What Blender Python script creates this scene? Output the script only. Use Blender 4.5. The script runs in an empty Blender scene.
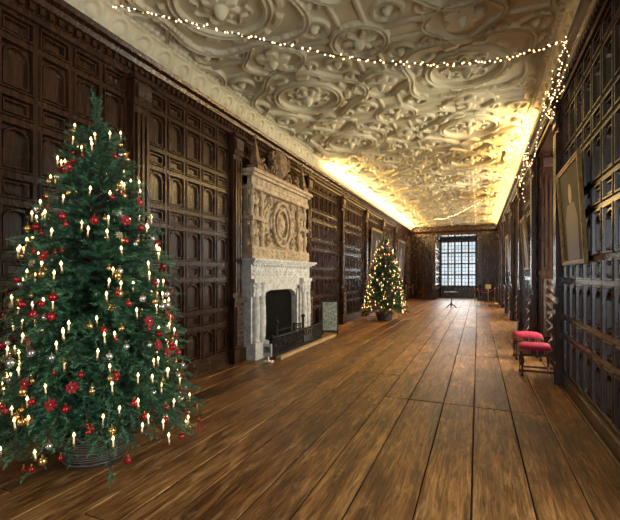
import bpy, math, random
import numpy as np
from mathutils import Vector, Matrix
random.seed(7); np.random.seed(7)
S=bpy.context.scene
XL,XR,YN,YF,ZC=-4.56,1.27,-7.0,30.0,5.3
ZP=4.9   # top of panelling
CAMZ=1.756
# ---------------------------------------------------------------- materials
def newmat(name):
    m=bpy.data.materials.new(name); m.use_nodes=True
    nt=m.node_tree; b=nt.nodes['Principled BSDF']
    return m,nt,b
def N(nt,t,**k):
    n=nt.nodes.new(t)
    for a,v in k.items(): setattr(n,a,v)
    return n
def ramp(nt,fac,stops):
    r=N(nt,'ShaderNodeValToRGB'); e=r.color_ramp.elements
    while len(e)<len(stops): e.new(0.5)
    for i,(p,c) in enumerate(stops):
        e[i].position=p; e[i].color=(*c,1)
    nt.links.new(fac,r.inputs[0]); return r.outputs[0]
def coords(nt,scale=(1,1,1)):
    tc=N(nt,'ShaderNodeTexCoord'); mp=N(nt,'ShaderNodeMapping'); mp.inputs['Scale'].default_value=scale
    nt.links.new(tc.outputs['Object'],mp.inputs[0]); return mp.outputs[0]
def noise(nt,vec,scale,detail=4,rough=.5,dist=0):
    n=N(nt,'ShaderNodeTexNoise'); n.inputs['Scale'].default_value=scale; n.inputs['Detail'].default_value=detail
    n.inputs['Roughness'].default_value=rough; n.inputs['Distortion'].default_value=dist
    nt.links.new(vec,n.inputs['Vector']); return n.outputs['Fac']
def bump(nt,b,h,strength=.3,dist=.01):
    bp=N(nt,'ShaderNodeBump'); bp.inputs['Strength'].default_value=strength; bp.inputs['Distance'].default_value=dist
    nt.links.new(h,bp.inputs['Height']); nt.links.new(bp.outputs[0],b.inputs['Normal'])
def mat_noise(name,c1,c2,scale=5,vs=(1,1,1),rough=.5,bs=.2,bd=.005,metal=0,detail=5,spec=.5):
    m,nt,b=newmat(name); v=coords(nt,vs); f=noise(nt,v,scale,detail,.6)
    nt.links.new(ramp(nt,f,[(.3,c1),(.7,c2)]),b.inputs['Base Color'])
    b.inputs['Roughness'].default_value=rough; b.inputs['Metallic'].default_value=metal
    b.inputs['Specular IOR Level'].default_value=spec
    if bs: bump(nt,b,f,bs,bd)
    return m
M_oak=mat_noise('dark_oak',(.009,.003,.0014),(.066,.024,.008),3,(6,6,.7),rough=.27,bs=.3,bd=.005,spec=.6)
M_oak2=mat_noise('carved_oak',(.010,.0035,.0016),(.085,.032,.012),22,(1,1,1),rough=.32,bs=1,bd=.03,spec=.6)
M_stone=mat_noise('pale_stone',(.42,.41,.37),(.82,.80,.74),9,rough=.75,bs=.5,bd=.01)
M_stone2=mat_noise('tan_stone',(.26,.18,.10),(.66,.51,.32),9,rough=.75,bs=.6,bd=.015)
M_stone3=mat_noise('brown_stone',(.09,.05,.02),(.36,.22,.10),9,rough=.7,bs=.6,bd=.015)
M_iron=mat_noise('black_iron',(.006,.006,.007),(.02,.02,.022),20,rough=.45,bs=.1,metal=.3)
M_soot=mat_noise('soot_brick',(.003,.0025,.0025),(.012,.01,.008),8,rough=.95,bs=.4,spec=.1)
M_gold=mat_noise('gilt_frame',(.18,.09,.02),(.45,.28,.09),14,rough=.45,metal=.5,bs=.5,bd=.01)
M_brass=mat_noise('brass',(.5,.32,.1),(.7,.5,.2),14,rough=.3,metal=.9,bs=0)
M_pine=mat_noise('pale_wood',(.38,.22,.10),(.62,.43,.22),5,(4,.6,4),rough=.5)
M_white=mat_noise('white_card',(.75,.75,.73),(.85,.85,.83),5,rough=.5,bs=0)
M_chalk=mat_noise('sign_print',(.04,.10,.09),(.5,.5,.42),14,rough=.6,bs=0)
M_bark=mat_noise('bark',(.03,.018,.01),(.09,.055,.03),20,(1,1,.3),rough=.9,bs=.6,bd=.01)
M_red=mat_noise('red_damask',(.34,.004,.03),(.60,.03,.09),30,rough=.8,bs=.2)
M_fringe=mat_noise('fringe',(.45,.10,.08),(.75,.45,.3),40,rough=.8,bs=.3)
M_rope=mat_noise('rope_wire',(.02,.03,.02),(.05,.05,.04),20,rough=.7,bs=0)
M_winst=mat_noise('window_stone',(.05,.045,.035),(.11,.10,.08),9,rough=.7,bs=.2)
M_lead=mat_noise('window_lead',(.02,.02,.02),(.04,.04,.04),9,rough=.5,bs=0)
def solid(name,c,rough=.3,metal=0,em=0,coat=0,ec=None):
    m,nt,b=newmat(name); b.inputs['Base Color'].default_value=(*c,1); b.inputs['Roughness'].default_value=rough
    b.inputs['Metallic'].default_value=metal; b.inputs['Coat Weight'].default_value=coat
    if em:
        b.inputs['Emission Color'].default_value=(*(ec or c),1); b.inputs['Emission Strength'].default_value=em
        m.cycles.emission_sampling='NONE'
    return m
M_bred=solid('bauble_red',(.42,.006,.012),.15,.4,coat=.6)
M_bgold=solid('bauble_gold',(.75,.46,.16),.25,.9)
M_bsil=solid('bauble_silver',(.72,.68,.60),.25,.8)
M_cream=solid('ornament_cream',(.55,.42,.25),.6)
M_candle=solid('candle_white',(.80,.70,.50),.4,em=.35,ec=(1,.62,.25))
M_flame=solid('flame_glow',(1,.70,.28),.5,em=6,ec=(1,.66,.26))
M_bulb=solid('fairy_bulb',(1,.70,.40),.5,em=6.0,ec=(1,.60,.28))
M_petal=solid('petal_red',(.36,.008,.012),.6)
def plaster():
    m,nt,b=newmat('ceiling_plaster'); v=coords(nt)
    f=noise(nt,v,1.3,6,.6); g=noise(nt,v,22,4,.6)
    nt.links.new(ramp(nt,f,[(.3,(.52,.455,.27)),(.7,(.68,.60,.39))]),b.inputs['Base Color'])
    bump(nt,b,g,.25,.01); b.inputs['Roughness'].default_value=.55
    return m
M_plaster=plaster()
def floormat():
    m,nt,b=newmat('old_oak_boards')
    tc=N(nt,'ShaderNodeTexCoord'); at=N(nt,'ShaderNodeAttribute'); at.attribute_name='rnd'
    cb=N(nt,'ShaderNodeCombineXYZ')
    mu=N(nt,'ShaderNodeMath',operation='MULTIPLY'); mu.inputs[1].default_value=37; nt.links.new(at.outputs['Fac'],mu.inputs[0])
    for i in range(3): nt.links.new(mu.outputs[0],cb.inputs[i])
    va=N(nt,'ShaderNodeVectorMath',operation='ADD'); nt.links.new(tc.outputs['Object'],va.inputs[0]); nt.links.new(cb.outputs[0],va.inputs[1])
    def mp(s):
        n=N(nt,'ShaderNodeMapping'); n.inputs['Scale'].default_value=s; nt.links.new(va.outputs[0],n.inputs[0]); return n.outputs[0]
    grain=noise(nt,mp((9,.55,1)),2.0,8,.68,1.6)
    fine=noise(nt,mp((36,1.3,1)),3,6,.7,.5)
    blot=noise(nt,mp((2.6,.7,1)),1.4,5,.62,.5)
    scuff=noise(nt,mp((5,1.1,1)),1.7,8,.72,.7)
    col=ramp(nt,grain,[(.30,(.07,.022,.005)),(.42,(.25,.095,.022)),(.54,(.48,.225,.062)),(.68,(.72,.42,.15))])
    def mix(a,bb,f,t='MULTIPLY'):
        n=N(nt,'ShaderNodeMix',data_type='RGBA',blend_type=t)
        n.inputs[0].default_value=f
        nt.links.new(a,n.inputs[6])
        nt.links.new(bb,n.inputs[7]); return n.outputs[2]
    col=mix(col,ramp(nt,fine,[(.38,(.28,.20,.14)),(.54,(1.0,1.0,1.0))]),.8)
    col=mix(col,ramp(nt,blot,[(.36,(.30,.23,.17)),(.56,(1.0,1.0,1.0))]),.9)
    col=mix(col,ramp(nt,at.outputs['Fac'],[(0,(.52,.43,.35)),(.5,(.88,.82,.76)),(1,(1.0,1.0,1.0))]),1.0)
    col=mix(col,ramp(nt,scuff,[(.52,(0,0,0)),(.66,(.24,.15,.065))]),1.0,'ADD')
    vo=N(nt,'ShaderNodeTexVoronoi'); vo.inputs['Scale'].default_value=2.2; nt.links.new(mp((1.6,.8,1)),vo.inputs['Vector'])
    k=ramp(nt,vo.outputs['Distance'],[(.03,(.06,.04,.03)),(.10,(1,1,1))])
    col=mix(col,k,.9)
    nt.links.new(col,b.inputs['Base Color'])
    r=N(nt,'ShaderNodeMapRange'); r.inputs['To Min'].default_value=.22; r.inputs['To Max'].default_value=.55
    nt.links.new(scuff,r.inputs[0]); nt.links.new(r.outputs[0],b.inputs['Roughness'])
    ad=N(nt,'ShaderNodeMath'); nt.links.new(grain,ad.inputs[0]); nt.links.new(fine,ad.inputs[1])
    ad2=N(nt,'ShaderNodeMath',operation='MULTIPLY_ADD'); nt.links.new(scuff,ad2.inputs[0]); ad2.inputs[1].default_value=1.2; nt.links.new(ad.outputs[0],ad2.inputs[2])
    bump(nt,b,ad2.outputs[0],.6,.008)
    return m
M_floor=floormat()
M_gap=solid('floor_gap',(.004,.003,.002),.95)
def needlemat():
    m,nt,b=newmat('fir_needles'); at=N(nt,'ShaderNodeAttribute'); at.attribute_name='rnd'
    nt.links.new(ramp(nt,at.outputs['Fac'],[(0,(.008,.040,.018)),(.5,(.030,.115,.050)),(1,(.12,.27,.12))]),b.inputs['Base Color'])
    b.inputs['Roughness'].default_value=.45; return m
M_needle=needlemat()
def glassmat():
    m=bpy.data.materials.new('leaded_glass'); m.use_nodes=True; nt=m.node_tree; nt.nodes.clear()
    o=N(nt,'ShaderNodeOutputMaterial'); t=N(nt,'ShaderNodeBsdfTransparent'); g=N(nt,'ShaderNodeBsdfGlossy'); g.inputs['Roughness'].default_value=.15
    v=coords(nt,(1,1,1)); f=noise(nt,v,2,3)
    nt.links.new(ramp(nt,f,[(.35,(.62,.70,.74)),(.65,(.95,.98,1))]),t.inputs[0])
    x=N(nt,'ShaderNodeMixShader'); x.inputs[0].default_value=.06
    nt.links.new(t.outputs[0],x.inputs[1]); nt.links.new(g.outputs[0],x.inputs[2]); nt.links.new(x.outputs[0],o.inputs[0]); return m
M_glass=glassmat()
def canvasmat():
    m,nt,b=newmat('old_canvas'); v=coords(nt); f=noise(nt,v,2.3,5,.6,1)
    nt.links.new(ramp(nt,f,[(.35,(.008,.008,.006)),(.55,(.03,.026,.018)),(.75,(.10,.08,.05))]),b.inputs['Base Color'])
    b.inputs['Roughness'].default_value=.6; b.inputs['Specular IOR Level'].default_value=.15; return m
M_canvas=canvasmat()
M_skin=solid('painted_skin',(.30,.18,.11),.5); M_robe=solid('painted_robe',(.06,.015,.015),.5)
def basketmat():
    m,nt,b=newmat('wicker'); v=coords(nt,(1,1,1)); w=N(nt,'ShaderNodeTexWave'); w.bands_direction='Z'; w.inputs['Scale'].default_value=14; w.inputs['Distortion'].default_value=2
    nt.links.new(v,w.inputs['Vector'])
    nt.links.new(ramp(nt,w.outputs['Fac'],[(.2,(.03,.018,.012)),(.8,(.17,.12,.08))]),b.inputs['Base Color']); bump(nt,b,w.outputs['Fac'],.8,.01); return m
M_basket=basketmat()
# ---------------------------------------------------------------- mesh builder
class MB:
    def __init__(s,xf=None): s.v=[];s.f=[];s.m=[];s.a=[];s.sm=[];s.xf=xf;s.cm=0;s.ca=0.;s.cs=False
    def add(s,vs,fs):
        o=len(s.v)
        s.v+= [s.xf(p) for p in vs] if s.xf else [tuple(p) for p in vs]
        for f in fs: s.f.append([i+o for i in f]); s.m.append(s.cm); s.a.append(s.ca); s.sm.append(s.cs)
    def box(s,x0,x1,y0,y1,z0,z1,bev=0):
        if bev<=0:
            s.add([(x0,y0,z0),(x1,y0,z0),(x1,y1,z0),(x0,y1,z0),(x0,y0,z1),(x1,y0,z1),(x1,y1,z1),(x0,y1,z1)],
              [(0,3,2,1),(4,5,6,7),(0,1,5,4),(1,2,6,5),(2,3,7,6),(3,0,4,7)])
        else:
            b=min(bev,(x1-x0)/3,(y1-y0)/3,(z1-z0)/3)
            vs=[]
            for z,d in ((z0,b),(z0+b,0),(z1-b,0),(z1,b)):
                vs+=[(x0+d,y0+d,z),(x1-d,y0+d,z),(x1-d,y1-d,z),(x0+d,y1-d,z)]
            fs=[(3,2,1,0),(12,13,14,15)]
            for r in range(3):
                for i in range(4):
                    j=(i+1)%4; fs.append((r*4+i,r*4+j,r*4+4+j,r*4+4+i))
            s.add(vs,fs)
    def lathe(s,c,prof,n=12,axis='z',cap=True,sx=1,sy=1):
        vs=[];fs=[]
        for (r,h) in prof:
            for i in range(n):
                a=2*math.pi*i/n; p=(r*math.cos(a)*sx,r*math.sin(a)*sy,h)
                vs.append((c[0]+p[0],c[1]+p[1],c[2]+p[2]))
        for k in range(len(prof)-1):
            for i in range(n):
                j=(i+1)%n; fs.append((k*n+i,k*n+j,k*n+n+j,k*n+n+i))
        if cap: fs.append(tuple(range(n-1,-1,-1))); fs.append(tuple(range((len(prof)-1)*n,len(prof)*n)))
        o=s.cs; s.cs=True; s.add(vs,fs); s.cs=o
    def sphere(s,c,r,n=10,m=6,sx=1,sy=1,sz=1):
        s.lathe(c,[(max(r*math.sin(math.pi*k/m),r*.02),-r*sz*math.cos(math.pi*k/m)) for k in range(m+1)],n,'z',True,sx,sy)
    def tube(s,pts,r,n=6,closed=False):
        P=[Vector(p) for p in pts]; vs=[];fs=[];L=len(P)
        rr=r if isinstance(r,(list,tuple)) else [r]*L
        up=Vector((0,0,1))
        for i,p in enumerate(P):
            if closed: t=P[(i+1)%L]-P[i-1]
            else: t=P[min(i+1,L-1)]-P[max(i-1,0)]
            t.normalize(); a=t.cross(up)
            if a.length<.05: a=t.cross(Vector((1,0,0)))
            a.normalize(); b=t.cross(a)
            for k in range(n):
                th=2*math.pi*k/n; vs.append(tuple(p+rr[i]*(a*math.cos(th)+b*math.sin(th))))
        for i in range(L if closed else L-1):
            for k in range(n):
                j=(k+1)%n; i2=(i+1)%L; fs.append((i*n+k,i*n+j,i2*n+j,i2*n+k))
        if not closed: fs.append(tuple(range(n))); fs.append(tuple(range((L-1)*n,L*n)))
        o=s.cs; s.cs=True; s.add(vs,fs); s.cs=o
    def extrude(s,prof,u0,u1):
        vs=[(u0,v,n) for n,v in prof]+[(u1,v,n) for n,v in prof]; k=len(prof)
        fs=[(i,i+1,k+i+1,k+i) for i in range(k-1)]+[(k-1,0,k,2*k-1)]+[tuple(range(k)),tuple(range(2*k-1,k-1,-1))]
        s.add(vs,fs)
    def obj(s,name,mats,parent=None,attr=False):
        me=bpy.data.meshes.new(name); me.from_pydata(s.v,[],s.f)
        for m in mats: me.materials.append(m)
        me.polygons.foreach_set('material_index',s.m); me.polygons.foreach_set('use_smooth',s.sm)
        if attr:
            a=me.attributes.new('rnd','FLOAT','FACE'); a.data.foreach_set('value',s.a)
        me.update(); o=bpy.data.objects.new(name,me); S.collection.objects.link(o)
        if parent: o.parent=parent
        return o
def empty(name,loc=(0,0,0),rz=0):
    e=bpy.data.objects.new(name,None); e.location=loc; e.rotation_euler=(0,0,rz); e.empty_display_size=.2; S.collection.objects.link(e); return e
# ---------------------------------------------------------------- panelling
def lerp(a,b,t): return a+(b-a)*t
def outline(u0,u1,v0,v1,arch,ins):
    a0,a1,b0,b1=u0+ins,u1-ins,v0+ins,v1-ins; um=(a0+a1)/2; hw=(a1-a0)/2
    pts=[(a0,b0),(um,b0),(a1,b0)]
    if arch:
        r=hw; sp=b1-min(r*.8,(b1-b0)*.6); ry=b1-sp
        for k in range(9):
            th=math.pi*k/8; pts.append((um+r*math.cos(th),sp+ry*math.sin(th)))
    else:
        sp=(b0+b1)/2; mid=(sp+b1)/2
        pts+=[(a1,sp),(a1,mid),(a1,b1),(um+hw/2,b1),(um,b1),(um-hw/2,b1),(a0,b1),(a0,mid),(a0,sp)]
    return pts
def panel(mb,u0,u1,v0,v1,arch):
    w=u1-u0
    rings=[(outline(u0,u1,v0,v1,False,0),0),(outline(u0,u1,v0,v1,False,.026),0),(outline(u0,u1,v0,v1,False,.036),.024),(outline(u0,u1,v0,v1,False,.050),.024),
           (outline(u0,u1,v0,v1,False,.060),-.034),(outline(u0,u1,v0,v1,arch,.068),-.034),(outline(u0,u1,v0,v1,arch,.076),.0),(outline(u0,u1,v0,v1,arch,.092),.0),
           (outline(u0,u1,v0,v1,arch,min(.106,w*.26)),-.045),(outline(u0,u1,v0,v1,arch,min(.12,w*.29,(v1-v0)*.42)),-.045)]
    vs=[];fs=[]
    for pts,d in rings: vs+=[(p[0],p[1],d) for p in pts]
    for r in range(len(rings)-1):
        for i in range(12):
            j=(i+1)%12; fs.append((r*12+i,r*12+j,r*12+12+j,r*12+12+i))
    k=(len(rings)-1)*12; fs.append(tuple(range(k,k+12)))
    mb.add(vs,fs)
ROWS=[]
for k in range(5):
    z=.22+.868*k; ROWS+=[(z,z+.58,True),(z+.58,z+.868,False)]
def boxl(u0,u1,v0,v1,n0,n1):
    return [(u0,v0,n0),(u1,v0,n0),(u1,v1,n0),(u0,v1,n0),(u0,v0,n1),(u1,v0,n1),(u1,v1,n1),(u0,v1,n1)],[(0,3,2,1),(4,5,6,7),(0,1,5,4),(1,2,6,5),(2,3,7,6),(3,0,4,7)]
def pan_seg(mb,u0,u1,vmax=4.56,colw=.42):
    n=max(1,round((u1-u0)/colw)); w=(u1-u0)/n
    for i in range(n):
        for (a,b,ar) in ROWS:
            if a>=vmax: continue
            panel(mb,u0+i*w,u0+(i+1)*w,a,min(b,vmax),ar)
    mb.add(*boxl(u0,u1,0,.16,-.04,.05))
    mb.add(*boxl(u0,u1,.16,.22,-.04,.03))
def pilaster(mb,uc,w=.34,d=.12,top=4.56,ped=1.2):
    h=w/2
    mb.cm=0
    for a in [(-h-.04,h+.04,0,.28,0,d+.05),(-h,h,.28,ped,0,d+.02),(-h-.04,h+.04,ped,ped+.1,0,d+.06),(-h+.02,h-.02,ped+.1,top-.4,0,d-.02),
              (-h,h,top-.4,top-.33,0,d+.02),(-h+.01,h-.01,top-.33,top-.06,0,d+.01),(-h-.05,h+.05,top-.06,top,0,d+.08)]:
        mb.add(*boxl(uc+a[0],uc+a[1],a[2],a[3],a[4],a[5]))
    for k in (-1,0,1):
        mb.add(*boxl(uc+k*.085-.022,uc+k*.085+.022,ped+.2,top-.5,0,d+.012))
    mb.cm=1
    mb.add(*boxl(uc-h+.05,uc+h-.05,.36,ped-.08,0,d+.05))
    mb.add(*boxl(uc-h+.05,uc+h-.05,top-.29,top-.1,0,d+.05))
    n=int((ped-.44)/.18)
    for k in range(n):
        zc=.45+.19*k; vs=[(uc,zc,d+.11),(uc-.09,zc-.08,d+.045),(uc+.09,zc-.08,d+.045),(uc+.09,zc+.08,d+.045),(uc-.09,zc+.08,d+.045)]
        mb.add(vs,[(0,1,2),(0,2,3),(0,3,4),(0,4,1)])
    mb.cm=0
CORN=[(-.05,4.56),(.05,4.56),(.05,4.62),(.03,4.64),(.03,4.74),(.08,4.76),(.10,4.82),(.17,4.84),(.19,4.9),(-.05,4.9)]
def cornice(mb,u0,u1):
    mb.extrude(CORN,u0,u1)
    n=int((u1-u0)/.11)
    for i in range(n):
        u=u0+(i+.25)*(u1-u0)/n; mb.add(*boxl(u,u+.055,4.66,4.73,.02,.075))
XFL=lambda p:(XL+p[2],p[0],p[1])
XFR=lambda p:(XR-p[2],p[0],p[1])
wl=MB(XFL)
PIL=[-5.5,-2.3,1.1,4.37,6.86,10.55,13.7,17.0,20.3,23.6,26.9,29.8]
ed=[YN]+[p for p in PIL]+[YF]
for i in range(len(ed)-1):
    a=ed[i]+(.17 if i>0 else 0); b=ed[i+1]-(.17 if i<len(ed)-2 else 0)
    if b-a>.2: pan_seg(wl,a,b)
for p in PIL: 
    wl.add(*boxl(p-.17,p+.17,0,4.56,-.05,0)); pilaster(wl,p)
cornice(wl,YN,YF)
wl.add(*boxl(YN,YF,0,5.5,-.35,-.05))
wl.obj('wall_left',[M_oak,M_oak2])
REC=[(-5.6,-2.6),(.6,3.6),(7.8,10.6),(14.2,17.2),(20.6,23.6),(26.2,28.6)]
wr=MB(XFR); DEP=.9; RT=4.5
prev=YN
def solid_seg(a,b):
    pan_seg(wr,a,b)
    wr.add(*boxl(a,b,0,5.5,-DEP-.25,-.05))
    for u in (a+.19,b-.19):
        if u>YN+1 and u<YF-.4: pilaster(wr,u,.3,.1)
for (a,b) in REC:
    solid_seg(prev,a); prev=b
solid_seg(prev,YF)
cornice(wr,YN,YF)
for (a,b) in REC:
    wr.xf=XFR
    wr.add(*boxl(a,b,RT,5.5,-DEP-.25,-.02))
    wr.add(*boxl(a,b,0,.75,-DEP-.25,-DEP))
    wr.add(*boxl(a,b,4.3,RT,-DEP-.25,-DEP))
    wr.xf=lambda p,bb=b:(XR+p[0],bb-.045-p[2]*.8,p[1]); pan_seg(wr,.02,DEP,4.5,.4); pilaster(wr,.24,.38,.16,4.5,1.75)
    wr.xf=lambda p,aa=a:(XR+p[0],aa+.045+p[2]*.8,p[1]); pan_seg(wr,.02,DEP,4.5,.4)
wr.obj('wall_right',[M_oak,M_oak2])
def window(name,xf,u0,u1,v0,v1,cols,rows,lead=(3,4),mw=.05,lw=.008):
    mb=MB(xf); mb.cm=0
    for (a,b,c,d) in [(u0-.08,u1+.08,v0-.08,v0+.03),(u0-.08,u1+.08,v1-.03,v1+.08),(u0-.08,u0+.03,v0,v1),(u1-.03,u1+.08,v0,v1)]:
        mb.add(*boxl(a,b,c,d,-.1,.06))
    for i in range(1,cols):
        u=lerp(u0,u1,i/cols); mb.add(*boxl(u-mw,u+mw,v0,v1,-.08,.05))
    for j in range(1,rows):
        v=lerp(v0,v1,j/rows); mb.add(*boxl(u0,u1,v-mw,v+mw,-.079,.049))
    mb.cm=1
    for i in range(cols):
        for k in range(1,lead[0]):
            u=lerp(u0,u1,(i+k/lead[0])/cols); mb.add(*boxl(u-lw,u+lw,v0,v1,-.015,.005))
    for j in range(rows):
        for k in range(1,lead[1]):
            v=lerp(v0,v1,(j+k/lead[1])/rows); mb.add(*boxl(u0,u1,v-lw,v+lw,-.014,.004))
    mb.cm=2; mb.add([(u0,v0,-.005),(u1,v0,-.005),(u1,v1,-.005),(u0,v1,-.005)],[(0,1,2,3)])
    return mb.obj(name,[M_winst,M_lead,M_glass])
wi=1
for (a,b) in REC:
    window('window_%d'%wi,lambda p:(XR+DEP+.08-p[2],p[0],p[1]),a+.1,b-.1,.83,4.22,4,3); wi+=1
wf=MB(lambda p:(p[0],YF-p[2],p[1]))
OX0,OX1,OZ=-2.8,-.02,4.62
for a,b in ((XL,OX0),(OX1,XR)):
    pan_seg(wf,a,b); wf.add(*boxl(a,b,0,5.5,-.3,-.05))
wf.add(*boxl(OX0,OX1,OZ,5.5,-.3,-.02)); cornice(wf,XL,XR)
for u in (OX0-.16,OX1+.16): pilaster(wf,u,.3,.1)
wf.add(*boxl(OX0-.3,OX0-.05,0,5.5,-3.2,-.3)); wf.add(*boxl(OX1+.05,OX1+.3,0,5.5,-3.2,-.3))
wf.add(*boxl(OX0-.3,OX1+.3,OZ+.05,5.5,-3.2,-.3))
wf.xf=lambda p:(OX0+p[2]-.01,p[0],p[1]); pan_seg(wf,YF+.3,YF+3.0)
wf.xf=lambda p:(OX1-p[2]+.01,p[0],p[1]); pan_seg(wf,YF+.3,YF+3.0)
wf.xf=lambda p:(p[0],YF+3.0-p[2],p[1])
wf.add(*boxl(OX0,OX1,0,.85,-.2,0)); wf.add(*boxl(OX0,OX1,4.4,5.3,-.2,0)); wf.add(*boxl(OX0,OX0+.1,0,5.3,-.2,0)); wf.add(*boxl(OX1-.1,OX1,0,5.3,-.2,0))
wf.obj('wall_far',[M_oak,M_oak2])
window('window_%d'%wi,lambda p:(p[0],YF+3.05-p[2],p[1]),OX0+.15,OX1-.15,.92,4.32,5,4,(2,3),.055,.014); wi+=1
wn=MB(lambda p:(p[0],YN+p[2],p[1]))
for a,b in ((XL,-3.2),(0,XR)):
    pan_seg(wn,a,b); wn.add(*boxl(a,b,0,5.5,-.3,-.05))
wn.add(*boxl(-3.2,0,0,.85,-.3,0)); wn.add(*boxl(-3.2,0,4.4,5.5,-.3,0)); cornice(wn,XL,XR)
wn.obj('wall_near',[M_oak,M_oak2])
window('window_%d'%wi,lambda p:(p[0],YN-.1+p[2],p[1]),-3.1,-.1,.95,4.3,5,3); wi+=1  # unseen window, added to let cool light in from behind the camera
# ---------------------------------------------------------------- floor
fl=MB(); fl.cm=1; fl.box(XL-.35,XR+1.2,YN-.3,YF+3.3,-.2,-.012); fl.cm=0
x=XL-.05; wid=[]
rf=random.Random(3)
while x<XR+1.0:
    w=rf.uniform(.31,.47); wid.append((x,min(x+w,XR+1.1))); x+=w
for (a,b) in wid:
    if a>-1.4: js=[YN-.3,-3+rf.uniform(-1,1),rf.uniform(.2,1.2) if rf.random()<.3 else .4,5.76]
    else: js=[YN-.3,-3+rf.uniform(-1,1),rf.uniform(.5,3.5),rf.uniform(5,7.5)]
    y=js[-1]
    if a>-1.4 : y=9.4 if rf.random()<.45 else 12.2+rf.uniform(-1,1); js.append(y)
    while y<YF+3.3:
        y+=rf.uniform(3.2,5.5); js.append(min(y,YF+3.3))
    for y0,y1 in zip(js[:-1],js[1:]):
        if y1-y0<.3: continue
        fl.ca=rf.random(); g=rf.uniform(.004,.009); fl.box(a+g,b-g,y0+g,y1-g,-.03,0+rf.uniform(-.004,0),.006)
fl.obj('floor',[M_floor,M_gap],attr=True)
# ---------------------------------------------------------------- ceiling
def band(d,w,h):
    d=np.abs(d); o=np.clip((w-d)/.014,0,1)
    g=np.clip((w*.55-d)/.012,0,1)
    return h*(o-.4*g)
def motif(x,y,par):
    r=np.hypot(x,y); th=np.arctan2(y,x); mx=np.maximum
    H=band(r-.62,.06,.065)
    H=mx(H,band(r-(1.04+.13*np.cos(4*th+np.pi*par)),.055,.06))
    H=mx(H,band(r-(.36+.05*np.cos(8*th)),.026,.04))
    H=mx(H,.16*np.sqrt(np.clip(1-(r/.10)**2,0,1)))
    H=mx(H,.05*np.clip((.27*(.62+.38*np.abs(np.cos(4*th)))-r)/.04,0,1))
    sq=np.maximum(np.abs(x),np.abs(y))
    H=mx(H,np.where(np.minimum(np.abs(x),np.abs(y))>.50,band(sq-1.27,.035,.045),0))
    for cx in (-1,1):
        for cy in (-1,1):
            X=x-cx*1.45; Y=y-cy*1.45; q=np.hypot(X,Y); t=np.arctan2(Y,X)
            H=mx(H,band(q-.40,.05,.062))
            H=mx(H,.13*np.sqrt(np.clip(1-(q/.09)**2,0,1)))
            H=mx(H,.045*np.clip((.27*(.68+.32*np.cos(6*t))-q)/.03,0,1))
            X=x-cx*.93; Y=y-cy*.93; q=np.hypot(X,Y)
            H=mx(H,band(q-.20,.034,.05)); H=mx(H,.07*np.sqrt(np.clip(1-(q/.07)**2,0,1)))
            X=x-cx*.46; Y=y-cy*1.04; q=np.hypot(X,Y); H=mx(H,band(q-.13,.022,.04)); H=mx(H,.05*np.sqrt(np.clip(1-(q/.05)**2,0,1)))
            X=x-cx*1.04; Y=y-cy*.46; q=np.hypot(X,Y); H=mx(H,band(q-.13,.022,.04)); H=mx(H,.05*np.sqrt(np.clip(1-(q/.05)**2,0,1)))
    for (cx,cy) in ((1,0),(-1,0),(0,1),(0,-1)):
        X=x-cx*1.45; Y=y-cy*1.45; q=np.hypot(X,Y); t=np.arctan2(Y,X)
        H=mx(H,band(q-(.47+.05*np.cos(4*t)),.045,.06))
        H=mx(H,.05*np.clip((.30*(.62+.38*np.abs(np.cos(2.5*t)))-q)/.03,0,1))
        H=mx(H,.13*np.sqrt(np.clip(1-(q/.08)**2,0,1)))
    lf=np.abs(np.sin(6*th)); H=mx(H,.04*np.clip((lf-.55)/.2,0,1)*np.clip((r-.70)/.03,0,1)*np.clip((.84-r)/.03,0,1))
    return H
def relief(X,Y,P=2.915):
    ix=np.floor((X-XL)/P); iy=np.floor(Y/P)
    x=((X-XL)/P-ix-.5)*2.9; y=(Y/P-iy-.5)*2.9
    par=(ix+iy)%2
    return motif(x,y,par)
def gridobj(name,V,nu,nv,mat,parent=None,smooth=True):
    me=bpy.data.meshes.new(name); V=V.reshape(-1,3).astype(np.float32)
    me.vertices.add(len(V)); me.vertices.foreach_set('co',V.ravel())
    i=np.arange(nu*nv).reshape(nu,nv); q=np.stack([i[:-1,:-1],i[1:,:-1],i[1:,1:],i[:-1,1:]],-1).reshape(-1,4)
    me.loops.add(q.size); me.loops.foreach_set('vertex_index',q.ravel().astype(np.int32))
    me.polygons.add(len(q)); me.polygons.foreach_set('loop_start',np.arange(0,q.size,4,dtype=np.int32))
    me.polygons.foreach_set('use_smooth',np.full(len(q),smooth)); me.update(calc_edges=True); me.validate()
    me.materials.append(mat); o=bpy.data.objects.new(name,me); S.collection.objects.link(o)
    if parent: o.parent=parent
    return o
ys=np.concatenate([np.arange(YN,1.5,.08),np.arange(1.5,12,.014),np.arange(12,20,.025),np.arange(20,YF+.01,.04)])
xs=np.arange(XL-.02,XR+.03,.0145)
GX,GY=np.meshgrid(xs,ys,indexing='ij')
V=np.stack([GX,GY,ZC-1.35*relief(GX,GY)],-1)
ceil=empty('ceiling')
gridobj('plaster_relief',V,len(xs),len(ys),M_plaster,ceil)
cb=MB(); cb.box(XL-.35,XR+1.2,YN-.3,YF+3.3,ZC+.03,ZC+.3); cb.obj('ceiling_slab',[M_plaster],ceil)
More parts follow.
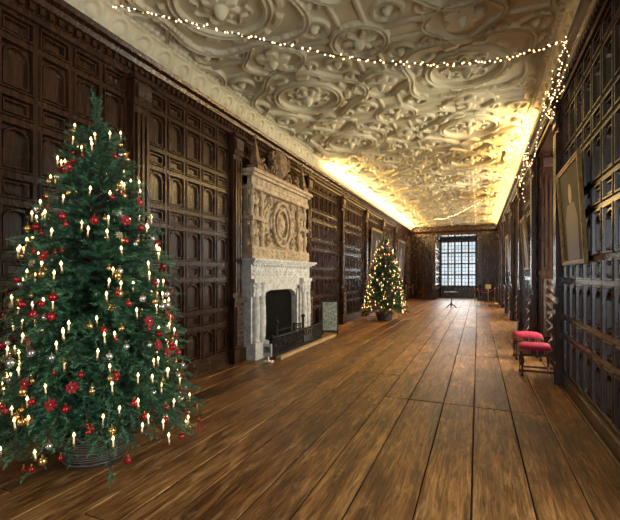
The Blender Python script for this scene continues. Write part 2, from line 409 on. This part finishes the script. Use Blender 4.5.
def frieze(name,side):
    ys=np.concatenate([np.arange(YN,1.5,.1),np.arange(1.5,13,.02),np.arange(13,YF+.01,.04)]); ss=np.linspace(0,1,34)
    Sg,Yg=np.meshgrid(ss,ys,indexing='ij')
    out=.02+.30*Sg**2.2; z=ZP-.01+.42*Sg
    p=.42; y=(Yg/p-np.floor(Yg/p)-.5)*p; s=(Sg-.42)*.46; r=np.hypot(y,s)
    H=band(r-.135,.022,.035); H=np.maximum(H,.05*np.clip(1-(r/.085)**2,0,1)*(.5+.5*np.abs(np.cos(3*np.arctan2(s,y)))))
    y2=(Yg/p-np.floor(Yg/p+.5))*p; q=np.hypot(y2*1.6,s); H=np.maximum(H,.04*np.clip(1-(q/.12),0,1))
    H=np.where((Sg>.08)&(Sg<.76),H,0)
    e=(Yg/.12-np.floor(Yg/.12)-.5)*.12; H=np.maximum(H,np.where(Sg>.8,.05*np.sqrt(np.clip(1-(e/.05)**2-((Sg-.88)/.07)**2,0,1)),0))
    H=np.maximum(H,.03*((Sg>.76)&(Sg<.8))); H=np.maximum(H,.03*(Sg>.96)); H=np.maximum(H,.025*(Sg<.06))
    nx,nz=.8,-.6
    X=out+H*nx; Z=z+H*nz
    X=(XL+X) if side<0 else (XR-X)
    gridobj(name,np.stack([X,Yg,Z],-1),len(ss),len(ys),M_plaster)
frieze('trim_1',-1); frieze('trim_2',1)
# ---------------------------------------------------------------- fireplace
fp=empty('fireplace')
def remap(v):
    if v<1.5: return v
    if v<2.26: return 1.5+(v-1.5)*.60/.76
    return 2.10+(v-2.26)*1.085
XFF=lambda p:(XL+p[2],p[0],remap(p[1]))
def carved(name,u0,u1,v0,v1,n0,mat,parent,kind=0,amp=1.,res=.012):
    us=np.arange(u0,u1+res/2,res); vs=np.arange(v0,v1+res/2,res); U,Vv=np.meshgrid(us,vs,indexing='ij')
    w,h=u1-u0,v1-v0; x=U-(u0+u1)/2; y=Vv-(v0+v1)/2
    if kind==0:
        p=h*1.1; n=max(1,round(w/p)); p=w/n; k=np.floor((U-u0)/p); xx=(U-u0)-(k+.5)*p; r=np.hypot(xx,y); t=np.arctan2(y*np.where(k%2==0,1,-1),xx)
        sp=(r-.02-.5*p*.14*t/np.pi)/(p*.15); fr=(sp-np.round(sp))*p*.15
        H=np.where(r<h*.42,band(fr,p*.04,.035),0); H=np.maximum(H,.025*np.clip(np.sin(30*x+2*np.sin(20*y))*np.sin(34*y)*2-.6,0,1))
    else:
        sc=min(w,h)/2; X=x/sc; Y=y/sc; r=np.hypot(X,Y*.9); t=np.arctan2(Y,X)
        H=band((r-.55)*sc,.03,.05); H=np.maximum(H,band((r-(.80+.12*np.cos(4*t)))*sc,.035,.055))
        H=np.maximum(H,.07*np.clip(1-(r/.4)**2,0,1)*(.6+.4*np.cos(6*t)))
        H=np.maximum(H,.035*np.clip(np.sin(20*x+3*np.sin(11*y))*np.sin(20*y+2*np.sin(13*x))*2-.4,0,1))
    H=H*amp; H[0,:]=H[-1,:]=0; H[:,0]=H[:,-1]=0
    Z=np.vectorize(remap)(Vv)
    return gridobj(name,np.stack([XL+n0+H,U,Z],-1),len(us),len(vs),mat,parent)
A,B=7.12,10.2; C=(A+B)/2
f=MB(XFF); bx=lambda *a:f.add(*boxl(*a))
f.cm=0
for s,(a,b) in enumerate(((A+.02,A+.56),(B-.56,B-.02))):
    bx(a-.02,b+.02,0,.34,0,.36); bx(a,b,.34,1.62,0,.24); bx(a-.02,b+.02,1.62,1.72,0,.34)
    bx(a+.02,b-.02,1.30,1.62,.24,.29)
    for uc in (a+.14,b-.14):
        prof=[(.085,.34),(.095,.37),(.075,.41),(.078,.5),(.09,.75),(.085,1.0),(.066,1.42),(.08,1.46),(.07,1.5),(.10,1.60),(.10,1.62)]
        n=12; vs=[];fs=[]
        for (r,h) in prof:
            for i in range(n):
                t=2*math.pi*i/n; vs.append((uc+r*math.cos(t),h,.27+r*math.sin(t)))
        for k in range(len(prof)-1):
            for i in range(n):
                j=(i+1)%n; fs.append((k*n+i,k*n+j,k*n+n+j,k*n+n+i))
        f.cs=True; f.add(vs,fs); f.cs=False
OA,OB,OT=A+.58,B-.58,1.5
bx(A,B,1.72,2.10,0,.26); bx(OA,OB,OT,1.72,0,.22)
for a,b,c,d,n in [(OA,OA+.09,0,OT,.19),(OB-.09,OB,0,OT,.19),(OA,OB,OT-.09,OT,.19)]:
    bx(a,b,c,d,0,n)
for sgn,ue in ((1,OA+.09),(-1,OB-.09)):
    vs=[];K=8
    for k in range(K+1):
        t=math.pi/2*k/K; vs.append((ue+sgn*.45*(1-math.cos(t)),OT-.09-.22*(1-math.sin(t)),.15))
    vs.append((ue,OT-.09,.15)); m=[(p[0],p[1],.0) for p in vs]
    o=len(vs); f.add(vs+m,[(k,k+1,o-1) for k in range(K)]+[(k,k+1,o+k+1,o+k) for k in range(K)])
for z0,z1,n in ((2.10,2.15,.32),(2.15,2.20,.38),(2.20,2.26,.43)): bx(A-(n-.3),B+(n-.3),z0,z1,0,n)
for k in range(26):
    u=A+.05+k*(B-A-.1)/26; bx(u,u+.06,2.05,2.10,.26,.30)
f.cm=1
bx(A+.1,B-.1,2.26,3.86,0,.10); bx(A+.04,B-.04,2.26,2.5,0,.26)
for z0,z1,n in ((3.62,3.70,.26),(3.70,3.86,.22),(3.86,3.92,.30),(3.92,3.98,.35)): bx(A+.02-(n-.3),B-.02+(n-.3),z0,z1,0,n)
bx(A+.06,A+.66,3.02,3.09,0,.26); bx(B-.66,B-.06,3.02,3.09,0,.26)
def figcol(uc,v0,v1,r,n0,fig=False):
    h=v1-v0; prof=[(.9,0),(1,.05),(.7,.1),(.65,.2),(.9,.42),(1.15,.55),(.85,.66),(1.2,.74),(.6,.82),(.75,.9),(.5,.95),(1.1,.97),(1.1,1)]
    if fig: prof=[(1.2,0),(1.2,.06),(.8,.07),(.95,.1),(1.05,.25),(.85,.42),(.75,.52),(.95,.62),(1.25,.72),(1.1,.77),(.45,.80),(.42,.83),(.62,.87),(.62,.92),(.4,.97),(.1,.98)]
    n=12; vs=[];fs=[]
    for (q,t) in prof:
        for i in range(n):
            a=2*math.pi*i/n; vs.append((uc+r*q*math.cos(a),v0+h*t,n0+r*q*math.sin(a)*(.75 if fig else 1)))
    for k in range(len(prof)-1):
        for i in range(n):
            j=(i+1)%n; fs.append((k*n+i,k*n+j,k*n+n+j,k*n+n+i))
    f.cs=True; f.add(vs,fs); f.cs=False
save=f.xf
for uc in (A+.16,A+.56,B-.56,B-.16):
    figcol(uc,2.5,3.02,.065,.18); figcol(uc,3.09,3.62,.06,.17)
for uc in (A+.36,B-.36):
    figcol(uc,2.5,2.98,.085,.15,True); figcol(uc,3.09,3.58,.08,.15,True)
    f.xf=None
    for v0 in (2.5,3.09):
        for sg in (-1,1):
            f.tube([save((uc+sg*.085,v0+.34,.16)),save((uc+sg*.12,v0+.25,.19)),save((uc+sg*.03,v0+.21,.24))],.022,6)
    f.xf=save
def arcframe(uc,v0,v1,w,n0,r=.03):
    pts=[(uc-w,v0)]+[(uc-w*math.cos(math.pi*k/10),v1-w+w*math.sin(math.pi*k/10)) for k in range(11)]+[(uc+w,v0)]
    f.xf=None
    f.tube([save((p[0],p[1],n0)) for p in pts],r,6); f.xf=save
for uc in (A+.36,B-.36):
    arcframe(uc,2.52,3.01,.12,.11,.015); arcframe(uc,3.10,3.61,.12,.11,.015)
f.xf=None
for rr,t in ((.46,.045),(.30,.03)):
    f.tube([save((C+rr*math.cos(a),3.06+rr*1.05*math.sin(a),.2)) for a in np.linspace(0,2*math.pi,32,endpoint=False)],t,6,True)
f.sphere(save((C,3.06,.14)),.17,14,8,.6,1,1.2)
def scroll(uc,vc,R,dirn,turns=1.4,n0=.16,r=.045,up=1):
    pts=[];K=22
    for k in range(K+1):
        t=k/K; rr=R*(1-t*.82); a=math.pi*.5*up+dirn*turns*2*math.pi*t
        pts.append(save((uc+rr*math.cos(a),vc+rr*math.sin(a),n0)))
    f.tube(pts,[r*(1-.45*k/K) for k in range(K+1)],6)
for sg in (-1,1):
    for vv in (2.66,3.46): scroll(C+sg*.62,vv,.13,sg if vv>3 else -sg,r=.03,n0=.17)
f.cm=2
for sg in (-1,1):
    scroll(C+sg*.42,4.17,.2,sg,r=.05); scroll(C+sg*.85,4.14,.17,-sg,r=.045); scroll(C+sg*.36,4.48,.12,-sg,r=.035)
    uc=C+sg*1.22; hh=.62
    f.xf=save; f.add(*boxl(uc-.13,uc+.13,3.98,4.10,.04,.30)); 
    v=[(uc-.09,4.14,.08),(uc+.09,4.14,.08),(uc+.09,4.14,.26),(uc-.09,4.14,.26),(uc,4.14+hh-.1,.17)]
    f.add(v,[(0,1,4),(1,2,4),(2,3,4),(3,0,4),(0,1,2,3)]); f.xf=None
    f.sphere(save((uc,4.14,.17)),.07,10,6); f.sphere(save((uc,4.05+hh,.17)),.05,10,6)
    f.tube([save((C+sg*.2,4.05,.14)),save((C+sg*.6,4.02,.14)),save((C+sg*1.1,4.03,.14))],.05,6)
f.xf=save
pts=[(-.2,.28),(-.1,.33),(0,.29),(.1,.33),(.2,.28),(.21,0),(.12,-.18),(0,-.27),(-.12,-.18),(-.21,0)]
vs=[(C+a*1.15,4.34+b*1.15,.14) for a,b in pts]+[(C+a*.85,4.34+b*.85,.24) for a,b in pts]+[(C,4.34,.28)]
f.add(vs,[(i,(i+1)%10,10+(i+1)%10,10+i) for i in range(10)]+[(10+i,10+(i+1)%10,20) for i in range(10)])
bx(A+.5,B-.5,3.98,4.08,.02,.2); bx(C-.75,C+.75,4.05,4.22,.0,.10); bx(C-.4,C+.4,4.2,4.6,.0,.09)
f.cm=3; bx(OA,OB,0,OT,.016,.03)
f.obj('chimneypiece',[M_stone,M_stone2,M_stone3,M_soot],fp)
carved('lintel_carving',A+.04,B-.04,1.74,2.04,.262,M_stone,fp,0,1.2)
carved('overmantel_cartouche',A+.68,B-.68,2.52,3.60,.11,M_stone2,fp,1,1.6)
carved('overmantel_frieze',A+.06,B-.06,3.71,3.85,.222,M_stone2,fp,0,1)
carved('predella_carving',A+.06,B-.06,2.30,2.48,.262,M_stone2,fp,0,1)
carved('leg_carving',A+.04,A+.54,1.32,1.6,.292,M_stone,fp,0,1); carved('leg_carving_far',B-.54,B-.04,1.32,1.6,.292,M_stone,fp,0,1)
fx=lambda u,v,n:XFL((u,v,n))
g=MB(); gr=empty('fire_grate')
U0,U1=A+.8,B-.8
for z in (.14,.26,.38,.5): g.tube([fx(U0,z,.14),fx(U0,z,.40),fx(U1,z,.40),fx(U1,z,.14)],.014,6)
for k in range(14):
    u=lerp(U0,U1,k/13); g.tube([fx(u,.1,.40),fx(u,.56,.40)],.011,6)
for u in (U0,U1):
    g.tube([fx(u,0,.42),fx(u,.66,.42)],.03,8); g.sphere(fx(u,.71,.42),.055,10,6); g.tube([fx(u,0,.15),fx(u,.5,.15)],.02,6)
g.box(XL+.14,XL+.39,U0+.05,U1-.05,.10,.13)
for k in range(9): g.sphere(fx(lerp(U0+.1,U1-.1,k/8),.18,.24),.09,8,5)
g.obj('basket',[M_iron],gr)
g=MB(); fe=empty('fireplace_fender')
F0,F1,FN=A+.35,B+.12,.56
for z in (.04,.42): g.tube([fx(F0,z,.40),fx(F0,z,FN),fx(F1,z,FN),fx(F1,z,.40)],.024,6)
n=46
for k in range(n+1):
    u=lerp(F0,F1,k/n); g.tube([fx(u,.0,FN),fx(u,.42,FN)],.011,5)
for k in range(12):
    uc=lerp(F0+.12,F1-.12,k/11); g.tube([fx(uc+.07*math.cos(a),.3+.07*math.sin(a),FN) for a in np.linspace(0,6.28,10,endpoint=False)],.012,5,True)
for u in (F0,F1): g.sphere(fx(u,.46,FN),.04,10,6)
g.obj('fender_rail',[M_iron],fe)
k=MB(); k.box(XL+.70,XL+.82,A+.25,10.8,0,.07,.012); k.obj('hearth_kerb',[M_pine])
s=MB(); s.box(-3.99,-3.79,7.03,7.15,0,.03,.006); s.box(-3.90,-3.88,7.07,7.11,.03,.14); s.box(-3.985,-3.795,7.05,7.075,.12,.38,.005); s.cm=1; s.box(-3.96,-3.82,7.047,7.0495,.2,.32); s.obj('visitor_notice',[M_white,M_chalk])
s=empty('information_board',(-4.03,11.12,0),math.radians(22)); q=MB()
q.cm=0
for a in ((-.25,-.21),(.21,.25)): q.add([(a[0],-.02,0),(a[1],-.02,0),(a[1],.02,0),(a[0],.02,0),(a[0],.13,.98),(a[1],.13,.98),(a[1],.17,.98),(a[0],.17,.98)],[(0,3,2,1),(4,5,6,7),(0,1,5,4),(1,2,6,5),(2,3,7,6),(3,0,4,7)])
q.add([(-.21,-.01,.1),(.21,-.01,.1),(.21,.12,.95),(-.21,.12,.95)],[(0,1,2,3)]); q.m[-1]=1
q.box(-.25,.25,.12,.17,.94,.99); q.box(-.25,.25,-.01,.03,.08,.12); q.tube([(-.2,.15,.9),(-.2,.3,0)],.014); q.tube([(.2,.15,.9),(.2,.3,0)],.014)
q.obj('board',[M_iron,M_chalk],s)
# ---------------------------------------------------------------- christmas trees
TH,TR=3.5,.85
def prof(t): return TR*((1-t)**.84)*(1-.08*math.sin(t*9))+.045
def build_tree():
    rr=np.random.RandomState(11); sp=[];sd=[];sl=[];sc=[]
    br=MB(); br.cm=0
    br.tube([(0,0,.05),(0.01,0,1.5),(0,.01,TH-.12)],[.06,.045,.012],8)
    nb=680; Z0=.50
    DR=lambda t:lerp(.36,.25,t)
    for i in range(nb):
        t=1-math.sqrt(1-(i+.5)/nb*.992); z0=Z0+t*(TH-Z0-.12); R=prof(t)*rr.uniform(.70,1.13); ph=i*2.39996+rr.uniform(-.3,.3)
        up=lerp(.12,.85,t**1.3); dr=DR(t)
        dx,dy=math.cos(ph),math.sin(ph)
        P=lambda s:np.array([dx*R*s,dy*R*s,z0+R*(up*s-dr*s*s)])
        br.tube([tuple(P(s)) for s in (0,.33,.66,1)],[.012,.009,.006,.003],4)
        ns=int(6+R*20)
        for k in range(ns):
            s=.25+.75*(k+rr.rand())/ns; p=P(s); tang=P(min(s+.05,1.05))-P(s-.05); tang/=np.linalg.norm(tang)
            lat=np.array([-dy,dx,0])*(1 if k%2 else -1); a=rr.uniform(.35,1.1) if s<.93 else rr.uniform(-.3,.3)
            d=tang*math.cos(a)+lat*math.sin(a)+np.array([0,0,rr.uniform(-.2,.3)]); d/=np.linalg.norm(d)
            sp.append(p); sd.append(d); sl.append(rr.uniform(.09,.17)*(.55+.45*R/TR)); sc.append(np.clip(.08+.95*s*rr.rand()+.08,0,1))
    for k in range(26):
        t=k/26; sp.append(np.array([0,0,TH-.42+.36*t])); a=rr.rand()*6.28; d=np.array([math.cos(a)*.6,math.sin(a)*.6,1]); sd.append(d/np.linalg.norm(d)); sl.append(.10); sc.append(.6)
    sp=np.array(sp);sd=np.array(sd);sl=np.array(sl);sc=np.array(sc); n=len(sp); m=24
    e1=np.cross(sd,[0,0,1.]); e1/=np.linalg.norm(e1,axis=1)[:,None]+1e-6; e2=np.cross(sd,e1)
    T=(np.arange(m)+.5)/m; T=T[None,:]+rr.uniform(-.02,.02,(n,m))
    th=rr.uniform(0,2*np.pi,(n,m)); rad=e1[:,None]*np.cos(th)[...,None]+e2[:,None]*np.sin(th)[...,None]
    base=sp[:,None]+sd[:,None]*(T*sl[:,None])[...,None]
    nd=sd[:,None]*.75+rad*.75; L=rr.uniform(.028,.046,(n,m))*(1-.35*T)
    tip=base+nd*L[...,None]; side=np.cross(nd,rr.normal(size=(n,m,3))); side/=np.linalg.norm(side,axis=2)[...,None]; side*=.0034
    V=np.stack([base-side,base+side,tip],2).reshape(-1,3).astype(np.float32); nf=n*m
    me=bpy.data.meshes.new('fir_foliage'); me.vertices.add(len(V)); me.vertices.foreach_set('co',V.ravel())
    me.loops.add(nf*3); me.loops.foreach_set('vertex_index',np.arange(nf*3,dtype=np.int32)); me.polygons.add(nf)
    me.polygons.foreach_set('loop_start',np.arange(0,nf*3,3,dtype=np.int32)); me.update(calc_edges=True)
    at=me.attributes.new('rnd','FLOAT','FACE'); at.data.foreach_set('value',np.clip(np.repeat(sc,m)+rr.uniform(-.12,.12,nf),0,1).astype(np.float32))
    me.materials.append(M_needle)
    r2=random.Random(5)
    def spot(i,n,out=1.0,jit=1):
        t=1-math.sqrt(1-(i+.5)/n*.985); t=min(max(t+r2.uniform(-.02,.02)*jit,0),.97); R=prof(t)*out; z0=Z0+t*(TH-Z0-.12)
        up=lerp(.12,.85,t**1.3); dr=DR(t); ph=i*2.39996*1.37+r2.uniform(-.6,.6)
        return Vector((R*math.cos(ph),R*math.sin(ph),z0+R*(up-dr))),ph
    cd=MB()
    for i in range(240):
        p,ph=spot(i,240,r2.uniform(.9,1.07)); h=r2.uniform(.03,.055); l=(r2.uniform(-.006,.006),r2.uniform(-.006,.006)); p.z+=.02
        cd.cm=0; cd.tube([(p.x,p.y,p.z),(p.x+l[0],p.y+l[1],p.z+h)],.0062,6)
        cd.cm=1; cd.lathe((p.x+l[0],p.y+l[1],p.z+h),[(.003,0),(.010,.008),(.008,.018),(.001,.034)],6)
        cd.cm=2; cd.tube([(p.x,p.y,p.z-.02),(p.x,p.y,p.z)],.010,5)
    ba=MB()
    for i in range(330):
        p,ph=spot(i,330,r2.uniform(.95,1.1)); k=r2.random(); r=r2.uniform(.014,.038)
        ba.cm=0 if k<.52 else (1 if k<.80 else 2); ba.sphere((p.x,p.y,p.z-.03),r,12,8)
        ba.cm=1; ba.tube([(p.x,p.y,p.z-.03+r),(p.x,p.y,p.z-.02+r+.01)],.007,6)
    pe=MB()
    for i in range(50):
        p,ph=spot(i,50,1.09); o=Vector((math.cos(ph),math.sin(ph),.25)).normalized(); s=Vector((-math.sin(ph),math.cos(ph),0)); u=o.cross(s)
        kind=(0,0,1,0)[i%4]; R=(.052,.04,.05)[kind]; pe.cm=(0,1,1)[kind]; npet=(7,8,6)[kind]
        for q in range(npet):
            a=2*math.pi*q/npet; d=s*math.cos(a)+u*math.sin(a); w=(u*math.cos(a)-s*math.sin(a))*R*(.36 if kind==0 else .13)
            pe.add([tuple(p),tuple(p+d*R*.55+w+o*.012),tuple(p+d*R),tuple(p+d*R*.55-w+o*.012)],[(0,1,2,3)])
        pe.cm=2; pe.sphere(tuple(p+o*.008),.010,8,5)
    bk=MB(); bk.lathe((0,0,0),[(.24,0),(.26,.02),(.29,.14),(.33,.28),(.35,.30),(.34,.33),(.31,.31),(.27,.15),(.05,.12)],28)
    for z,r in ((.05,.272),(.16,.305),(.30,.35)): bk.tube([(r*math.cos(a),r*math.sin(a),z) for a in np.linspace(0,2*math.pi,32,endpoint=False)],.014,6,True)
    return me,br,cd,ba,pe,bk
fol,br,cd,ba,pe,bk=build_tree()
def place(parent,first=None):
    out=[]
    if first is None:
        o=bpy.data.objects.new('foliage',fol); S.collection.objects.link(o); o.parent=parent; out.append(o)
        out.append(br.obj('branches',[M_bark],parent)); out.append(cd.obj('candle_lights',[M_candle,M_flame,M_brass],parent))
        out.append(ba.obj('baubles',[M_bred,M_bgold,M_bsil],parent)); out.append(pe.obj('star_ornaments',[M_petal,M_cream,M_bgold],parent))
        out.append(bk.obj('wicker_basket',[M_basket],parent))
    else:
        for q in first:
            o=bpy.data.objects.new(q.name,q.data); S.collection.objects.link(o); o.parent=parent; out.append(o)
    return out
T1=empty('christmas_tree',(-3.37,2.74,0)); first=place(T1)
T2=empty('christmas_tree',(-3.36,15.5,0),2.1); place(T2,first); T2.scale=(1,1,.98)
# ---------------------------------------------------------------- fairy lights
def catpts(P,n):
    P=[Vector(p) for p in P]; out=[]
    Q=[2*P[0]-P[1]]+P+[2*P[-1]-P[-2]]
    for i in range(1,len(Q)-2):
        for k in range(n):
            t=k/n; a,b,c,d=Q[i-1],Q[i],Q[i+1],Q[i+2]
            out.append(.5*((2*b)+(-a+c)*t+(2*a-5*b+4*c-d)*t*t+(-a+3*b-3*c+d)*t**3))
    out.append(P[-1]); return out
def string(name,paths,sp=.075,br=.013):
    w=MB(); r3=random.Random(2)
    for P in paths:
        pts=catpts(P,14); w.cm=0; w.tube([tuple(p) for p in pts],.004,4); w.cm=1
        acc=0
        for a,b in zip(pts[:-1],pts[1:]):
            L=(b-a).length
            while acc<L:
                p=a.lerp(b,acc/L); off=Vector([r3.uniform(-.02,.02) for _ in range(3)]); w.sphere(tuple(p+off),br,6,4); acc+=sp*r3.uniform(.7,1.3)
            acc-=L
    return w.obj(name,[M_rope,M_bulb])
l0=Vector((-4.2,3.66,0)); l1=Vector((1.04,6.2,0))
def lp(t,z): p=l0.lerp(l1,t); return (p.x,p.y,z)
string('fairy_lights',[[lp(0,5.13),lp(.2,4.90),lp(.4,4.65),lp(.6,4.52),lp(.78,4.54),lp(.9,4.67),lp(1,4.87)],
  [lp(0,5.13),lp(.2,4.88),lp(.4,4.67),lp(.6,4.50),lp(.78,4.52),lp(.9,4.65),lp(1,4.87)]],.11,.0105)
string('fairy_lights',[[(1.04,6.2,4.87),(1.02,6.5,4.3),(1.03,7.1,4.15),(1.03,7.7,4.7)],[(1.04,6.2,4.87),(1.03,6.4,4.5),(1.02,6.8,4.35),(1.03,7.6,4.8)],[(1.04,6.9,4.8),(1.03,7.0,4.4),(1.03,7.5,4.35),(1.02,7.7,4.6)],[(1.04,6.1,4.85),(1.04,5.95,4.5),(1.04,6.3,4.2),(1.04,6.4,4.8)]],.075,.0075)
string('fairy_lights',[[(1.02,7.75,4.6),(1.0,8.7,4.1),(1.0,9.8,4.1),(1.02,10.7,4.6)],[(1.02,10.7,4.6),(1.0,10.9,3.9),(1.03,11.0,3.5)],[(1.02,10.7,4.6),(.98,11.3,4.0),(1.02,12.0,4.4)],[(1.0,9.3,4.85),(1.0,9.9,4.3),(1.02,10.7,4.7)]],.12,.009)
string('fairy_lights',[[(1.02,12.4,4.5),(-.1,16,4.35),(-1.4,21,4.6),(-2.4,25,5.1)]],.25,.014)
# ---------------------------------------------------------------- stools
def stool(loc,rz):
    e=empty('stool',loc,rz); m=MB(); W,D,H=.26,.22,.44
    for sx in (-1,1):
        for sy in (-1,1):
            m.lathe((sx*(W-.04),sy*(D-.04),0),[(.028,0),(.032,.04),(.018,.06),(.03,.10),(.016,.14),(.02,.2),(.034,.27),(.022,.32),(.016,.34),(.03,.36),(.03,H)],10)
    for sx in (-1,1): m.box(sx*(W-.04)-.018,sx*(W-.04)+.018,-D+.05,D-.05,.08,.125,.005)
    for sy in (-1,1): m.box(-W+.05,W-.05,sy*(D-.04)-.016,sy*(D-.04)+.016,.085,.12,.005); m.box(-W,W,sy*(D-.025)-.02,sy*(D-.025)+.02,.37,.45,.006)
    for sx in (-1,1): m.box(sx*(W-.025)-.02,sx*(W-.025)+.02,-D,D,.37,.45,.006)
    m.obj('frame',[M_oak2],e)
    c=MB()
    def se(a,p): 
        ca,sa=math.cos(a),math.sin(a); return (math.copysign(abs(ca)**p,ca),math.copysign(abs(sa)**p,sa))
    vs=[];fs=[]; K=[(.93,.45),(1.0,.455),(1.03,.48),(1.03,.50),(.98,.53),(.8,.552),(.4,.565),(.05,.568)]
    for q,h in K:
        for i in range(28):
            x,y=se(2*math.pi*i/28,.38); vs.append((x*W*q,y*D*q,h))
    for k in range(len(K)-1):
        for i in range(28):
            j=(i+1)%28; fs.append((k*28+i,k*28+j,k*28+28+j,k*28+28+i))
    fs.append(tuple(range((len(K)-1)*28,len(K)*28))); fs.append(tuple(range(27,-1,-1)))
    c.cs=True; c.add(vs,fs); c.cm=1
    for i in range(64):
        x,y=se(2*math.pi*i/64,.38); c.tube([(x*W*1.04,y*D*1.04,.475),(x*W*1.05,y*D*1.05,.40)],.010,4)
    c.obj('cushion',[M_red,M_fringe],e)
stool((.93,8.0,0),0); stool((.95,9.5,0),.05)
# ---------------------------------------------------------------- paintings
def painting(xf,u0,u1,v0,v1,tilt=.12,fw=.10):
    def g(p):
        k=(p[1]-v0)/(v1-v0); return xf((p[0],p[1],p[2]*.6+.03+tilt*k))
    m=MB(g)
    for (a,b,c,d) in ((u0,u1,v0,v0+fw),(u0,u1,v1-fw,v1),(u0,u0+fw,v0+fw,v1-fw),(u1-fw,u1,v0+fw,v1-fw)):
        m.add(*boxl(a,b,c,d,0,.05)); 
    i0,i1=fw*.2,fw*.55
    for (a,b,c,d) in ((u0+i0,u1-i0,v0+i0,v0+i1),(u0+i0,u1-i0,v1-i1,v1-i0),(u0+i0,u0+i1,v0+i1,v1-i1),(u1-i1,u1-i0,v0+i1,v1-i1)):
        m.add(*boxl(a,b,c,d,.05,.075))
    m.cm=1; m.add(*boxl(u0+fw,u1-fw,v0+fw,v1-fw,.0,.02))
    uc=(u0+u1)/2; h=v1-v0; hw=(u1-u0)*.26
    def poly(pts,mi): m.cm=mi; m.add([(uc+a,v0+b,.0215+mi*.001) for a,b in pts],[tuple(range(len(pts)))])
    poly([(-hw,fw+.01),(hw,fw+.01),(hw*1.05,h*.45),(hw*.6,h*.60),(-hw*.6,h*.60),(-hw*1.05,h*.45)],3)
    poly([(h*.07*math.cos(a),h*.70+h*.10*math.sin(a)) for a in np.linspace(0,6.28,16,endpoint=False)],2)
    m.obj('framed_painting',[M_gold,M_canvas,M_skin,M_robe])
painting(XFR,5.8,7.2,1.9,3.3,.08,.06)
painting(XFR,11.6,12.9,1.9,3.3,.10,.06)
painting(XFR,18.0,19.6,1.9,3.4,.10,.07)
painting(XFL,17.6,19.7,1.5,3.9,.14)
painting(XFL,24.0,26.4,1.5,3.9,.14)
# ---------------------------------------------------------------- far furniture
t=MB(); 
t.lathe((0,0,0),[(.03,.10),(.045,.16),(.06,.24),(.03,.32),(.022,.6),(.04,.7),(.02,.78),(.05,.82),(.36,.83),(.38,.845),(.36,.86)],16)
for k in range(3):
    a=k*2.094+.5; t.tube([(0,0,.2),(.14*math.cos(a),.14*math.sin(a),.16),(.26*math.cos(a),.26*math.sin(a),.03),(.33*math.cos(a),.33*math.sin(a),.018)],[.03,.025,.02,.018],6)
o=t.obj('tripod_table',[M_iron]); o.location=(-1.3,22.4,0)
rb=empty('rope_barrier')
m=MB()
for x in (-.2,.95): m.lathe((x,27.0,0),[(.15,0),(.15,.015),(.03,.04),(.018,.06),(.018,.9),(.03,.92),(.028,.96),(.005,.98)],14)
m.obj('posts',[M_brass],rb)
m=MB(); m.tube([(-.2+1.15*k/10,27.0,.88-.22*math.sin(math.pi*k/10)) for k in range(11)],.018,6); m.obj('rope',[M_red],rb)
m=MB(); m.lathe((.55,25.6,0),[(.13,0),(.13,.02),(.015,.03),(.015,1.0)],12); m.box(.40,.70,25.57,25.60,.95,1.2,.006); m.obj('visitor_sign',[M_brass])
# ---------------------------------------------------------------- lights
def area(name,loc,rot,sx,sy,e,col,spread=None):
    l=bpy.data.lights.new(name,'AREA'); l.shape='RECTANGLE'; l.size=sx; l.size_y=sy; l.energy=e; l.color=col
    if spread: l.spread=spread
    o=bpy.data.objects.new(name,l); o.location=loc; o.rotation_euler=rot; S.collection.objects.link(o); return o
cool=(.97,.97,1.0); warm_fill=(1,.89,.72)
for i,(a,b) in enumerate(REC):
    area('window_daylight_fill',(XR+DEP+.3,(a+b)/2,2.5),(0,math.radians(90),0),3.4,b-a-.1,(200,330,520,500,420,260)[i],cool if i<2 else warm_fill)  # daylight; later bays tinted warm and raised as added fill for the panelling
area('rear_fill',(-1.6,YN-.35,2.6),(math.radians(90),0,0),3.0,3.3,360,cool)  # added cool fill from behind the camera, through the unseen end window
area('daylight_far_window',(-1.4,YF+3.4,2.6),(math.radians(-90),0,0),2.6,3.3,260,(1,.95,.88))
warm=(1.0,.66,.27)
def cove(x,y0,y1,e,ang,sgn):
    area('cove_lamp',(x,(y0+y1)/2,ZP+.035),(0,math.radians(180+ang*sgn),0),.05,y1-y0,e,warm)
cove(XL+.17,11.5,20,270,56,1); cove(XL+.17,20,29.5,330,56,1)
cove(XR-.17,9.5,13,80,56,-1); cove(XR-.17,13,29,230,56,-1)
w=bpy.data.worlds.new('sky'); S.world=w; w.use_nodes=True; bg=w.node_tree.nodes['Background']; bg.inputs[0].default_value=(.86,.94,1,1); bg.inputs[1].default_value=.8
# ---------------------------------------------------------------- camera
c=bpy.data.cameras.new('camera'); co=bpy.data.objects.new('camera',c); S.collection.objects.link(co)
co.location=(0,0,CAMZ); co.rotation_euler=(math.radians(90),0,math.atan(168/400)); c.lens=400/620*36; c.sensor_width=36; c.shift_y=15/620; c.clip_start=.05
S.camera=co
S.view_settings.view_transform='Standard'; S.view_settings.look='None'; S.view_settings.exposure=.4
